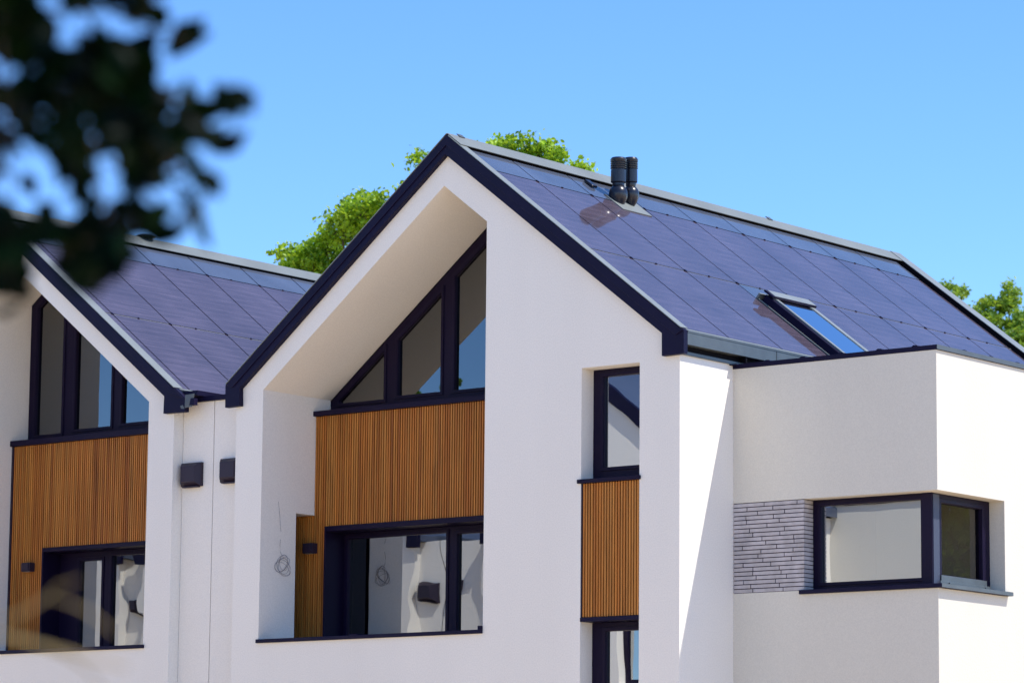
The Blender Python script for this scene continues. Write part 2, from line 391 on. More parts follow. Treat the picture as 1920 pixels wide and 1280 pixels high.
# ================================================================ the near house
H2 = empty('terraced_house', (-3.5, 0, 0), 'white gabled house with the square side extension and skylight, complete gable in the middle', 'house', 'white gabled terraced houses')
slot = rect(-1.43, -.576, 0.9, 7.405)
wb = MB()
wb.prism(GABLE, 0, .667, holes=[NICHE, slot])
wb.prism(GABLE, .667, 1.3, holes=[NICHE_B, slot])
wb.box(-.32, -.002, 1.3, 10.3, 0, 7.45); wb.box(-7.0, -6.8, 1.3, 10.3, 0, 7.45)
wb.prism([(-6.8, 0), (-.32, 0), (-.32, 7.4), (-3.482, 9.9), (-6.8, 7.4)], 10.1, 10.3)
wb.box(-6.95, -2.9, 1.054, 1.299, 5.862, 7.30)       # spandrel wall behind the slats
wb.box(-6.95, -6.325, 1.054, 1.299, 4.357, 5.861)
wb.box(-7.12, -6.96, .05, 10.3, 7.45, 7.60)  # filler under the left eave, added to block a sliver of sun
wb.box(-7.549, -7.001, .18, .6, 0, 7.50)              # recessed link wall, this house's half
wall = wb.build('wall', M_WALL, H2)
interior(H2, -6.78, -.34, 1.5, 10.0, (1.5, 4.30, 7.25))
roof, S2 = roof_with_panels(H2, -3.482, .7652, .7775, 3.53, 3.60, [-.165 + 1.125 * i for i in range(10)], .042, skycell=3)

# barge board, two-step profile, with dropped end boxes
out = [(.112, 7.444), (.112, 7.721), (-3.482, 10.471), (-7.131, 7.634), (-7.129, 7.35), (-6.88, 7.355), (-6.887, 7.583), (-3.509, 10.227), (-.204, 7.707), (-.203, 7.439)]
bb = MB(); bb.prism(out, -.08, -.002)
bb.prism([(.105, 7.735 - .02), (-3.482, 10.462), (-7.12, 7.634), (-7.0, 7.60), (-3.490, 10.335), (.0, 7.665)], -.096, -.0815)
bb.build('barge_board', M_ANTH, H2, bevel=.003)

# side gutter: fascia, dark slot, lower strip, joints and bracket
gb = MB()
gb.box(.0, .112, -.001, 10.3, 7.558, 7.700, 0); gb.box(.090, .118, -.001, 10.3, 7.700, 7.722, 0)
gb.box(.004, .034, -.001, 10.3, 7.452, 7.490, 0); gb.box(.001, .006, .0, 10.3, 7.491, 7.557, 1)
for y in (1.2, 3.0, 5.0): gb.box(.006, .1, y, y + .03, 7.49, 7.557, 1)
gb.box(.1125, .1145, 1.83, 1.836, 7.56, 7.70, 1)
gb.build('gutter', [M_GREY, M_BLACK], H2)
box('soffit_strip', M_ANTH, H2, .001, .10, 1.0, 10.3, 7.44, 7.451)

# twin roof vent pipes
for i, (yy, r, hh) in enumerate(((2.66, .098, 0), (2.93, .085, .045))):
    v = MB(); c = (-2.885, yy, 9.93)
    prof = [(r * .55, 0), (r * .95, .05), (r * 1.22, .115), (r * 1.25, .16)]
    prof += [(r * 1.25 * math.cos(t), .165 + r * 1.25 * math.sin(t)) for t in (.0, .25, .5, .75, .95)]
    prof += [(r * .78, .27), (r * .78, .30), (r, .315), (r, .475)]
    z = .478
    for k in range(4): prof += [(r * .84, z + .004), (r * .84, z + .012), (r * 1.06, z + .014), (r * 1.08, z + .024), (r * 1.0, z + .028)]; z += .028
    prof += [(r * 1.06, z), (r * 1.1, z + .02), (r * .9, z + .045), (r * .3, z + .052), (.002, z + .053)]
    v.lathe((c[0], c[1], c[2] + hh), prof, 40)
    v.build('vent_pipe', M_PIPE, roof, smooth=True)
fl = MB(); S2.slab(fl, .50, .80, 2.50, 3.13, -.019, -.008)
fl.build('pipe_flashing', M_RIDGE, roof)
pv = MB(); S2.slab(pv, .27, .40, 2.36, 2.47, -.012, .022); pv.build('pipe_collar', M_PIPE, roof, bevel=.01)
for yy in (.12, 6.9): 
    k = MB(); S2.slab(k, -.03, .03, yy, yy + .10, .024, .034); k.build('ridge_clip', M_GREY, roof)

# skylight in the fourth column
sk = MB()
u0, u1, ya, yb = 2.41, 3.52, 3.27, 4.22
S2.slab(sk, u0, u1, ya, ya + .05, -.06, .085, 0); S2.slab(sk, u0, u1, yb - .05, yb, -.06, .085, 0)
S2.slab(sk, u0, u0 + .05, ya + .05, yb - .05, -.06, .085, 0); S2.slab(sk, u1 - .05, u1, ya + .05, yb - .05, -.06, .07, 0)
skf = sk.build('skylight', M_ANTH, roof, bevel=.006)
roof_skylight = MB()
S2.slab(roof_skylight, u0 + .02, u1, ya + .055, ya + .115, .086, .104, 0); S2.slab(roof_skylight, u0 + .02, u1, yb - .10, yb - .01, .086, .104, 0)
S2.slab(roof_skylight, u0 - .03, u0 + .10, ya - .02, yb + .02, .105, .130, 1); S2.slab(roof_skylight, u0 - .025, u0 + .09, ya + .03, yb + .015, .131, .135, 0)
S2.slab(roof_skylight, u0 - .055, u0 - .035, ya - .05, yb + .03, -.02, .06, 0)
S2.slab(roof_skylight, u0 - .03, u1, ya - .035, ya - .012, -.02, -.006, 0)
roof_skylight.build('skylight_cover', [M_LIGHT, M_ANTH], roof)
g = MB(); g.add([S2.p(u0 + .1, ya + .116, .095), S2.p(u1 - .02, ya + .116, .095), S2.p(u1 - .02, yb - .1, .095), S2.p(u0 + .1, yb - .1, .095)], [(0, 1, 2, 3)]); g.build('skylight_glass', M_SKYGL, roof)

# upper gable window and sill, slats, lower window
ow = [(-6.538, 7.372), (-2.90, 7.372), (-2.90, 9.322), (-3.581, 9.842), (-6.538, 7.545 - .008 + .0)]
ow = [(-6.538, 7.372), (-2.90, 7.372), (-2.90, 9.318), (-3.581, 9.838), (-6.538, 7.531)]
def top(x, d): return 7.546 + (x + 6.54) * .7797 - d
w1 = window('gable_window', H2, ow, [
    [(-6.39, 7.50), (-5.63, 7.50), (-5.63, top(-5.63, .13)), (-6.39, top(-6.39, .13))],
    [(-5.39, 7.525), (-4.68, 7.525), (-4.68, top(-4.68, .195)), (-5.39, top(-5.39, .195))],
    [(-4.445, 7.525), (-3.72, 7.525), (-3.72, top(-3.72, .195)), (-4.445, top(-4.445, .195))],
    [(-3.48, 7.525), (-3.0, 7.525), (-3.0, 9.18), (-3.48, 9.55)]], 1.302, .08, GM=M_GLASSU)
box('window_sill', M_FRAME, H2, -6.578, -2.899, .962, 1.301, 7.306, 7.371, bevel=.004)
slats(H2, [(-6.93, -6.54, 4.36, 6.02), (-6.54, -6.345, 4.36, 7.304), (-6.345, -2.9, 5.868, 7.304)], 1.012, seed=1)
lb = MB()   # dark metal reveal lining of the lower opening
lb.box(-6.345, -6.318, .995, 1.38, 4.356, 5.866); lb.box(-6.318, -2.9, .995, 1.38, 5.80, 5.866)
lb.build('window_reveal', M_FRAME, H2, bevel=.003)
lb = MB(); lb.box(-6.949, -6.940, .675, 1.01, 4.36, 6.015); lb.box(-6.9395, -6.545, .6675, .674, 4.36, 6.015); lb.build('pier_slot_shade', M_FRAME, H2)  # dark plates stand in for the shade in the slot behind the pier
window('terrace_window', H2, rect(-6.317, -2.9, 4.36, 5.799), [rect(-6.235, -4.60, 4.46, 5.725), rect(-4.41, -3.0, 4.46, 5.70)], 1.36, .08, GM=M_GLASST)
nb = MB(); nb.box(-6.56, -2.899, -.035, .28, 4.318, 4.365)
nb.box(-5.0, -4.86, -.03, .1, 4.365, 4.378); nb.box(-2.95, -2.90, -.036, .1, 4.366, 4.41); nb.build('parapet_coping', M_ANTH, H2, bevel=.004)
wall_lamp(H2, -6.64, -6.47, 5.525, 5.655, 1.012)

# narrow window strip right of the gable
nf = MB(); nf.box(-1.468, -.556, -.035, .225, 6.030, 6.078); nf.build('window_sill', M_FRAME, H2, bevel=.004)
window('narrow_window', H2, rect(-1.428, -.578, 6.079, 7.403), [rect(-1.27, -.66, 6.235, 7.315)], .23, .08)
slats(H2, [(-1.412, -.584, 4.455, 6.028)], .008, pitch=.0396, wid=.0215, seed=2)
box('cladding_trim', M_VENT, H2, -1.4285, -1.413, .002, .06, 4.455, 6.028)
box('window_lintel', M_ANTH, H2, -1.43, -.577, -.006, .22, 4.405, 4.452)
window('narrow_window', H2, rect(-1.428, -.578, 2.9, 4.403), [rect(-1.22, -.66, 3.05, 4.30)], .23, .08)
box('wall_infill', M_WALL, H2, -1.4285, -.5775, .01, .2, .9, 2.89)

# link wall coping and hood vents in the recess
box('link_coping', M_ANTH, H2, -7.56, -7.0, .13, .60, 7.501, 7.565)
hood_vent(H2, -7.39, -7.035, 6.415, 6.725, .179)

# ---------------------------------------------------------------- the side extension
AY, AX = 1.0785, 2.7987
xb = MB()
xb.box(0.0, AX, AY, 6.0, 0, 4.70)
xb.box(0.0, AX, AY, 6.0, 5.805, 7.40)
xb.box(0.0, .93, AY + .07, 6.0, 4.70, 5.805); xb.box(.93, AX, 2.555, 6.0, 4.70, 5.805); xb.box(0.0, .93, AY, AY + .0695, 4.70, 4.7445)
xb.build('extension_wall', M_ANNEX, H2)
box('extension_interior', M_INTB, H2, .94, 1.05, 1.4, 2.549, 4.71, 5.80)
# coping folded over three sides with standing clips
cb = MB()
cb.box(-.0, AX + .02, AY - .008, AY + .28, 7.401, 7.458); cb.box(AX - .28, AX + .02, AY + .281, 6.0, 7.401, 7.458); cb.box(.0, AX - .281, AY + .281, 6.0, 7.401, 7.43)
for x in (.47, .97, 1.50, 2.02, 2.5): cb.prism([(x - .05, 7.4585), (x + .05, 7.4585), (x + .03, 7.476), (x - .02, 7.48)], AY + .02, AY + .27)
for y in (1.75, 2.35, 2.95, 3.55): cb.prism([(y - .05, 7.4585), (y + .05, 7.4585), (y + .03, 7.476), (y - .02, 7.48)], AX - .27, AX - .02, ax='x')
cb.build('extension_coping', M_ANTH, H2, bevel=.003)
ch = MB(); ch.box(AX + .021, AX + .026, AY - .02, 6.0, 7.404, 7.456); ch.build('coping_edge', M_GREY, H2)
# long thin brick slips, dark joints, turning the corner into the window reveal
rnd = random.Random(11)
bs = MB(); bs.box(.012, .985, AY + .007, AY + .069, 4.745, 5.803, 1)
bs.box(.932, .985, AY + .0695, 1.30, 4.745, 5.803, 1)
nr = 21; ph = (5.803 - 4.747) / nr
for r in range(nr):
    z0 = 4.747 + r * ph + .0035; z1 = z0 + ph - .0105
    x = .004 - rnd.uniform(0, .35)
    while x < .99:
        L = rnd.uniform(.36, .50)
        if .995 - (x + L) < .06: L = 1.0 - x
        a, e = max(x, .004), min(x + L, .995)
        if e - a > .03: bs.box(a, e - (0 if e > .99 else .012), AY - .001 + rnd.uniform(0, .003), AY + .03, z0, z1, 0)
        x += L
    bs.box(.94, .9945 + rnd.uniform(-.002, 0), AY + .031, 1.275, z0, z1, 0)
bs.build('brick_slip_panel', [M_SLIP, M_JOINT], H2)
# corner window
cwf = MB()
cwf.prism(rect(.996, 2.6, 4.752, 5.803), 1.28, 1.36, holes=[rect(1.10, 2.455, 4.842, 5.73)])
cwf.prism(grow(rect(1.10, 2.455, 4.842, 5.73), .04), 1.266, 1.279, holes=[grow(rect(1.10, 2.455, 4.842, 5.73), .004)])
cwf.prism([(1.361, 4.752), (2.553, 4.752), (2.553, 5.803), (1.361, 5.803)], 2.52, 2.6, holes=[[(1.47, 4.885), (2.36, 4.885), (2.36, 5.70), (1.47, 5.70)]], ax='x')
cwf.prism([(1.42, 4.84), (2.41, 4.84), (2.41, 5.75), (1.42, 5.75)], 2.601, 2.614, holes=[[(1.466, 4.881), (2.364, 4.881), (2.364, 5.704), (1.466, 5.704)]], ax='x')
cwf.box(2.475, 2.612, 1.262, 1.30, 4.752, 5.803)
cwp = MB(); cwp.box(2.6135, 2.617, 1.285, 1.415, 4.752, 5.79)
cw = cwf.build('corner_window', M_FRAME, H2, bevel=.004)
g = MB(); g.add([(1.10, 1.315, 4.842), (2.455, 1.315, 4.842), (2.455, 1.315, 5.73), (1.10, 1.315, 5.73)], [(0, 1, 2, 3)]); g.build('glass_pane', M_GLASS, cw)
g = MB(); g.add([(2.565, 1.47, 4.885), (2.565, 2.36, 4.885), (2.565, 2.36, 5.70), (2.565, 1.47, 5.70)], [(0, 1, 2, 3)]); g.build('glass_pane', M_GLASSC, cw)
cwp.build('sunlit_post_face', M_POSTLIT, cw)  # paler plate paints the sunlit side of the dark corner post
rl = MB(); rl.box(2.6175, 2.635, 1.42, 2.42, 4.80, 4.875); rl.box(2.6355, 2.65, 1.38, 2.47, 4.753, 4.81)
for y in (1.56, 2.36): rl.tube([(2.65, y, 4.785), (2.668, y, 4.785)], .014, 12)
rl.build('guard_plate', M_GREY, cw, bevel=.003)
sb = MB(); sb.prism([(.95, AY - .045), (AX + .07, AY - .045), (AX + .07, 2.615), (2.6, 2.615), (2.6, 1.279), (.95, 1.279)], 4.702, 4.748, ax='z')
sb.build('window_sill', M_ANTH, cw, bevel=.004)
sb = MB(); sb.box(AX + .0705, AX + .0745, AY - .04, 2.61, 4.704, 4.746); sb.box(2.66, AX + .045, AY, 2.60, 4.7485, 4.751); sb.build('sill_edge', M_GREY, cw)

# ================================================================ the left house
H1 = empty('terraced_house', (-11.6, 0, 0), 'white gabled house cut by the left edge behind the dark overhanging leaves', 'house', 'white gabled terraced houses')
wb = MB()
wb.prism(mir(GABLE), 0, .667, holes=[mir(NICHE)])
wb.prism(mir(GABLE), .667, 1.3, holes=[mir(NICHE)])
wb.box(-8.3, -8.107, 1.3, 10.3, 0, 7.45); wb.box(-15.1, -14.9, 1.3, 10.3, 0, 7.45)
wb.prism(mir([(-6.8, 0), (-.32, 0), (-.32, 7.4), (-3.482, 9.9), (-6.8, 7.4)]), 10.1, 10.3)
wb.box(-12.211, -8.571, 1.054, 1.299, 5.83, 7.29); wb.box(-12.211, -11.53, 1.054, 1.299, 4.357, 5.829)
wb.box(-8.105, -7.562, .18, .6, 0, 7.50)
wb.build('wall', M_WALL, H1)
interior(H1, -14.8, -8.4, 1.5, 10.0, (1.5, 4.30, 7.25))
roof1, S1 = roof_with_panels(H1, -11.628, .7775, .7652, 3.56, 3.59, [.26 + 1.12 * i - 1.12 for i in range(10)], .07)
bb = MB(); o1 = mir(out)
o1 = [((-7.84, z - (.108 if z > 7.6 else 0)) if x > -7.99 else (x, z)) for x, z in o1]
bb.prism(o1, -.08, -.002)
bb.prism([(-7.86, 7.528), (-11.628, 10.462), (-15.2, 7.72), (-15.1, 7.665), (-11.62, 10.335), (-8.1, 7.60)], -.096, -.0815)
bb.build('barge_board', M_ANTH, H1, bevel=.003)
fb = MB(); fb.hexa([(-7.842, -.085, 7.40), (-7.74, -.06, 7.41), (-7.74, -.05, 7.41), (-7.842, -.075, 7.40), (-7.835, -.085, 7.57), (-7.70, -.06, 7.58), (-7.70, -.05, 7.58), (-7.835, -.075, 7.57)])
fb.hexa([(-7.90, -.089, 7.395), (-7.84, -.089, 7.385), (-7.84, -.085, 7.385), (-7.90, -.085, 7.395), (-7.92, -.089, 7.43), (-7.87, -.089, 7.44), (-7.87, -.085, 7.44), (-7.92, -.085, 7.43)])
fb.build('loose_flashing', M_GREY, H1)
box('eave_end', M_ANTH, H1, -7.838, -7.69, -.07, -.003, 7.43, 7.52)
box('eave_gutter', M_ANTH, H1, -8.10, -7.70, .0, .6, 7.567, 7.63)
ow = [(-12.211, 7.372), (-8.573, 7.372), (-8.573, 7.531), (-11.53, 9.838), (-12.211, 9.318)]
def top1(x, d): return 9.853 - abs(x + 11.53) * .7797 - d
window('gable_window', H1, ow, [
    [(-12.065, 7.475), (-11.55, 7.475), (-11.55, 9.67), (-12.065, 9.29)],
    [(-11.28, 7.505), (-10.58, 7.505), (-10.58, top1(-10.58, .195)), (-11.28, top1(-11.28, .195))],
    [(-10.36, 7.525), (-9.66, 7.525), (-9.66, top1(-9.66, .195)), (-10.36, top1(-10.36, .195))],
    [(-9.42, 7.51), (-8.75, 7.51), (-8.75, top1(-8.75, .11)), (-9.42, top1(-9.42, .13))]], 1.302, .08, GM=M_GLASSU)
box('window_sill', M_FRAME, H1, -12.225, -8.573, .962, 1.301, 7.292, 7.371, bevel=.004)
slats(H1, [(-12.175, -11.545, 4.36, 7.290), (-11.545, -8.573, 5.845, 7.290)], 1.012, seed=3)
box('cladding_trim', M_VENT, H1, -12.209, -12.178, 1.0, 1.05, 4.36, 7.290)
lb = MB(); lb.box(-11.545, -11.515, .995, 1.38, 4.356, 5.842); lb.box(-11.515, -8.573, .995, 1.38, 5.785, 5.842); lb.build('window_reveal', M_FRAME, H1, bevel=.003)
window('terrace_window', H1, rect(-11.514, -8.573, 4.36, 5.784), [rect(-11.12, -10.70, 4.46, 5.665), rect(-10.50, -8.7, 4.46, 5.71)], 1.33, .08, GM=M_GLASST)
nb = MB(); nb.box(-12.225, -8.55, -.035, .28, 4.318, 4.365); nb.build('parapet_coping', M_ANTH, H1, bevel=.004)
wall_lamp(H1, -11.86, -11.69, 5.525, 5.645, 1.012)
box('link_coping', M_ANTH, H1, -8.1, -7.562, .13, .60, 7.501, 7.565)
hood_vent(H1, -8.085, -7.73, 6.40, 6.71, .179)
ev = MB(); ev.lathe((-11.628, 2.95, 10.455), [(.05, 0), (.06, .03), (.14, .04), (.15, .055), (.11, .08), (.03, .09)], 24); ev.build('ridge_vent', M_PIPE, roof1, smooth=True)

# loose cable hanging on the pier
cb = MB(); X = -6.528; CR = .0018
cb.tube([(X, .315, 6.139), (X + .004, .322, 6.06), (X, .345, 5.96), (X + .004, .352, 5.834), (X, .372, 5.76)], CR, 6)
cb.tube([(X, .368, 5.66), (X + .004, .352, 5.58), (X + .004, .36, 5.50), (X + .01, .392, 5.45), (X + .01, .43, 5.42)], CR, 6)
rnd = random.Random(4)
for k, (cy, cz, ry, rz, ph_) in enumerate(((.405, 5.33, .15, .075, .5), (.40, 5.345, .12, .085, .9), (.43, 5.31, .13, .095, -.5), (.42, 5.34, .10, .10, .2), (.41, 5.29, .15, .07, -.3), (.435, 5.36, .08, .10, .0))):
    pts = []
    for i in range(29):
        t = 2 * math.pi * i / 28; a = ry * math.cos(t); b_ = rz * math.sin(t) * (1 + .2 * math.sin(t + k))
        pts.append((X + .01 + .012 * math.sin(2 * t + k), cy + a * math.cos(ph_) - b_ * math.sin(ph_), cz + a * math.sin(ph_) + b_ * math.cos(ph_)))
    cb.tube(pts, CR, 6, caps=False)
co = cb.build('cable_coil', M_CABLE, None, at=(X, .4, 5.2))
co['label'] = 'thin loose grey cable ending in a coil, hanging on the white balcony pier'; co['category'] = 'cable'

# ================================================================ the row across the street (seen in the window glass)
def far_house(ax, side, label):
    """rear gable facing +y at y = FY"""
    FY = -14.0
    h = empty('terraced_house', (ax, FY - 4, 0), label, 'house', 'white gabled terraced houses')
    b = MB(); x0, x1 = ax - 3.5, ax + 3.5
    g_ = [(x0, 0), (x1, 0), (x1, 7.5), (ax, 10.2), (x0, 7.5)]
    hs = [rect(ax - 2.4, ax - .6, 5.1, 6.9), rect(ax + 1.2, ax + 2.2, 4.6, 6.9)]
    b.prism(g_, FY - .4, FY, holes=hs); b.box(x0, x0 + .3, FY - 9, FY - .4, 0, 7.5); b.box(x1 - .3, x1, FY - 9, FY - .4, 0, 7.5); b.prism(g_, FY - 9.3, FY - 9)
    if side < 0: b.box(x0 - 1.21, x0 - .001, FY - .6, FY - .2, 0, 7.5)
    else: b.box(x1 + .001, x1 + .56, FY - .6, FY - .2, 0, 7.5)
    b.build('wall', M_WALL, h)
    r = MB(); k = .7652
    for s in (1, -1):
        r.hexa([(ax, FY - 9.4, 10.30), (ax + s * 3.65, FY - 9.4, 10.30 - 3.65 * k), (ax + s * 3.65, FY + .0, 10.30 - 3.65 * k), (ax, FY + .0, 10.30),
                (ax, FY - 9.4, 10.46), (ax + s * 3.65, FY - 9.4, 10.46 - 3.65 * k), (ax + s * 3.65, FY + .0, 10.46 - 3.65 * k), (ax, FY + .0, 10.46)])
    rf = r.build('roof', M_PVB, h)
    r = MB(); r.prism([(ax - 3.66, 7.38), (ax - 3.66, 7.68), (ax, 10.48), (ax + 3.66, 7.68), (ax + 3.66, 7.38), (ax + 3.4, 7.38), (ax + 3.4, 7.62), (ax, 10.2), (ax - 3.4, 7.62), (ax - 3.4, 7.38)], FY + .002, FY + .09); r.build('barge_board', M_ANTH, h)
    for (q) in hs:
        x_0, x_1, z_0, z_1 = q[0][0], q[1][0], q[0][1], q[2][1]
        mx = (x_0 + x_1) / 2
        f = MB(); f.prism(q, FY - .25, FY - .18, holes=[rect(x_0 + .08, mx - .04, z_0 + .08, z_1 - .08), rect(mx + .04, x_1 - .08, z_0 + .08, z_1 - .08)]); fo = f.build('rear_window', M_FRAME, h)
        g2 = MB(); g2.add([(x_0, FY - .22, z_0), (x_1, FY - .22, z_0), (x_1, FY - .22, z_1), (x_0, FY - .22, z_1)], [(0, 1, 2, 3)]); g2.build('glass_pane', M_GLASS, fo)
    vx = (x0 - 1.07) if side < 0 else (x1 + .07)
    hood_vent(h, vx, vx + .35, 6.42, 6.73, FY - .199, .12, sgn=1)
    return h
fa = far_house(-12.9, -1, 'white gabled house across the street with a low flat extension, mirrored in the narrow window')
xb = MB(); xb.box(-9.399, -6.3, -22, -14.9, 0, 7.72); xb.build('extension_wall', M_ANNEX, fa); box('extension_coping', M_ANTH, fa, -9.39, -6.26, -22, -14.86, 7.721, 7.78)
far_house(-21.65, 1, 'white gabled house across the street without an extension, second from its right end')
far_house(-29.2, 1, 'white gabled house across the street at the far left end of its row')

# ================================================================ ground
gr = MB(); gr.add([(-600, -600, 0), (600, -600, 0), (600, 600, 0), (-600, 600, 0)], [(0, 1, 2, 3)])
go = gr.build('ground', M_GROUND); go['kind'] = 'structure'
gr = MB(); gr.box(-40, 20, -13.3, -.6, .004, .008); go = gr.build('pavement', M_PAVE); go['kind'] = 'structure'

# ================================================================ trees
def leaf_mesh(name, centers, size, nrm_bias, M, parent, seed, vals=None):
    """one small folded leaf (two quads) per centre"""
    rs = np.random.RandomState(seed); n = len(centers); c = np.asarray(centers, float)
    o0 = origin(parent); c = c - np.array(o0)
    s = size * (0.65 + .7 * rs.rand(n))[:, None]
    d = rs.normal(size=(n, 3)) + np.asarray(nrm_bias)[None, :] * 1.0; d /= np.linalg.norm(d, axis=1)[:, None]   # leaf normal
    a = rs.normal(size=(n, 3)); a -= (a * d).sum(1)[:, None] * d; a /= np.linalg.norm(a, axis=1)[:, None]
    b = np.cross(d, a)
    v = np.empty((n, 6, 3))
    v[:, 0] = c - a * s * .5; v[:, 1] = c - a * s * .08 + b * s * .30 + d * s * .10; v[:, 2] = c + a * s * .25 + b * s * .22 + d * s * .08
    v[:, 3] = c + a * s * .5 - d * s * .06; v[:, 4] = c + a * s * .25 - b * s * .22 + d * s * .08; v[:, 5] = c - a * s * .08 - b * s * .30 + d * s * .10
    me = bpy.data.meshes.new(name)
    me.vertices.add(n * 6); me.vertices.foreach_set('co', v.reshape(-1))
    base = (np.arange(n) * 6)[:, None]
    f = np.concatenate([base + np.array([[0, 1, 2, 3]]), base + np.array([[0, 3, 4, 5]])], axis=1).reshape(-1)
    me.loops.add(n * 8); me.loops.foreach_set('vertex_index', f.astype(np.int32))
    me.polygons.add(n * 2); me.polygons.foreach_set('loop_start', np.arange(n * 2, dtype=np.int32) * 4)
    me.update(calc_edges=True); me.materials.append(M)
    at = me.attributes.new('leafv', 'FLOAT', 'FACE'); lv = rs.rand(n) if vals is None else vals
    at.data.foreach_set('value', np.repeat(lv, 2).astype(np.float32))
    o = bpy.data.objects.new(name, me); col.objects.link(o); o.parent = parent
    return o
def tree(name, base, clumps, leaf, dens, M, label, seed, trunk_r=.3, group=None, fork=None):
    rs = np.random.RandomState(seed); rn = random.Random(seed)
    t = empty(name, base, label, 'tree', group)
    cx = sum(c[0] for c in clumps) / len(clumps); cy = sum(c[1] for c in clumps) / len(clumps); zmin = min(c[2] - c[3] for c in clumps)
    fz = fork or zmin * .55
    fp = Vector((base[0] + (cx - base[0]) * .3, base[1] + (cy - base[1]) * .3, fz))
    b = MB(); B = Vector(base)
    b.tube([B + Vector((0, 0, -.2)), B + Vector((0, 0, .3)), B.lerp(fp, .5) + Vector((.1, -.05, 0)), fp], [trunk_r * 1.4, trunk_r * 1.05, trunk_r * .85, trunk_r * .7], 12)
    b.build('trunk', M_BARK, t, smooth=True)
    br = MB(); P = []; V = []
    for (x, y, z, r) in clumps:
        e = Vector((x, y, z)); mid = fp.lerp(e, .5) + Vector((rn.uniform(-.3, .3), rn.uniform(-.3, .3), -.15 * (e - fp).length))
        q = fp.lerp(mid, .5) + Vector((0, 0, -.1))
        br.tube([fp, q, mid, e], [trunk_r * .35, trunk_r * .25, trunk_r * .15, .02], 7)
        ns = max(6, int(26 * r * r / .2)); ns = min(ns, 260)
        for _ in range(ns):
            v = rs.normal(size=3); v /= np.linalg.norm(v); rad = r * (.35 + .65 * rs.rand() ** .5)
            c = np.array([x, y, z]) + v * rad * np.array([1, 1, .92])
            br_to = Vector(c)
            if rn.random() < .25: br.tube([e, e.lerp(br_to, .6) + Vector((0, 0, -.03)), br_to], [.018, .012, .004], 4, caps=False)
            k = int(dens * rs.uniform(.6, 1.4)); sg = .085 + .05 * rs.rand()
            P.append(c + rs.normal(size=(k, 3)) * sg * np.array([1, 1, .8])); V.append(np.clip(rs.rand(k) * .6 + .4 * rs.rand(), 0, 1))
    br.build('branches', M_BARK, t, smooth=True)
    P = np.concatenate(P); V = np.concatenate(V)
    leaf_mesh('crown', P, leaf, (.25, -.1, .55), M, t, seed, V)
    return t
oak = [(-28.7, 15.1, .36), (-27.9, 15.2, .52), (-28.1, 14.6, .7), (-27.3, 14.5, .51), (-26.9, 16.1, .40), (-27.1, 15.6, .4), (-26.3, 15.85, .5), (-25.7, 16.0, .43), (-26.0, 15.2, .56),
       (-24.9, 16.8, .24), (-25.35, 16.35, .28), (-24.8, 15.7, .79), (-22.95, 16.95, .25), (-22.3, 16.8, .34), (-21.7, 16.6, .36), (-21.2, 16.45, .25), (-20.6, 16.15, .13), (-22.1, 16.1, .68), (-23.9, 16.1, .95),
       (-23.3, 15.0, 1.3), (-25.4, 13.9, 1.3), (-21.1, 15.1, 1.1), (-27.8, 13.2, .9), (-22.5, 13.0, 1.3), (-25.0, 12.0, 1.3)]
rn = random.Random(3)
tree('oak_tree', (-24.6, 25.6, 0), [(x, 25 + rn.uniform(-.5, .9) * min(1, r * 1.5), z, r) for x, z, r in oak], .112, 48, M_LEAF, 'bright green leafy tree rising behind the middle roof ridge and gable', 7, .38)
far_ = [(-38.3, 21.1, .55), (-38.7, 21.5, .22), (-37.2, 20.4, .65), (-36.6, 20.9, .45), (-36.75, 21.4, .26), (-36.1, 19.8, .75), (-35.4, 19.3, 1.0), (-37.0, 19.5, 1.0), (-37.9, 20.0, .55), (-36.2, 18.2, 1.8), (-34.3, 18.5, 1.6), (-34.1, 20.0, 1.0), (-35.2, 15.5, 2.4), (-38.0, 16.5, 1.8)]
tree('broadleaf_tree', (-36.3, 71, 0), [(x, 70 + rn.uniform(-1, 1), z, r) for x, z, r in far_], .155, 20, M_LEAFR, 'softly blurred green tree behind the far right end of the roof', 9, .45)
gen = [(0, 0, 8.0, 2.2), (1.6, .6, 6.8, 1.7), (-1.7, -.4, 6.9, 1.7), (.3, 1.5, 6.2, 1.6), (-.4, -1.6, 6.3, 1.6), (0, 0, 5.6, 1.8)]
tree('broadleaf_tree', (28.8, 46, 0), [(28.8 + x * 1.5, 46 + y, z * 1.5, r * 1.45) for x, y, z, r in gen], .3, 8, M_LEAFR, 'unseen round green tree added beyond the side extension to darken its window reflection', 21, .3)  # out of view, added to give the corner side pane a dark reflection
tree('broadleaf_tree', (-42, -44, 0), [(-42 + x * 1.2, -44 + y * 1.2, z * 1.7, r * 1.1) for x, y, z, r in gen], .3, 8, M_LEAFR, 'tall green tree behind the houses across the street, left of the view', 22, .3)

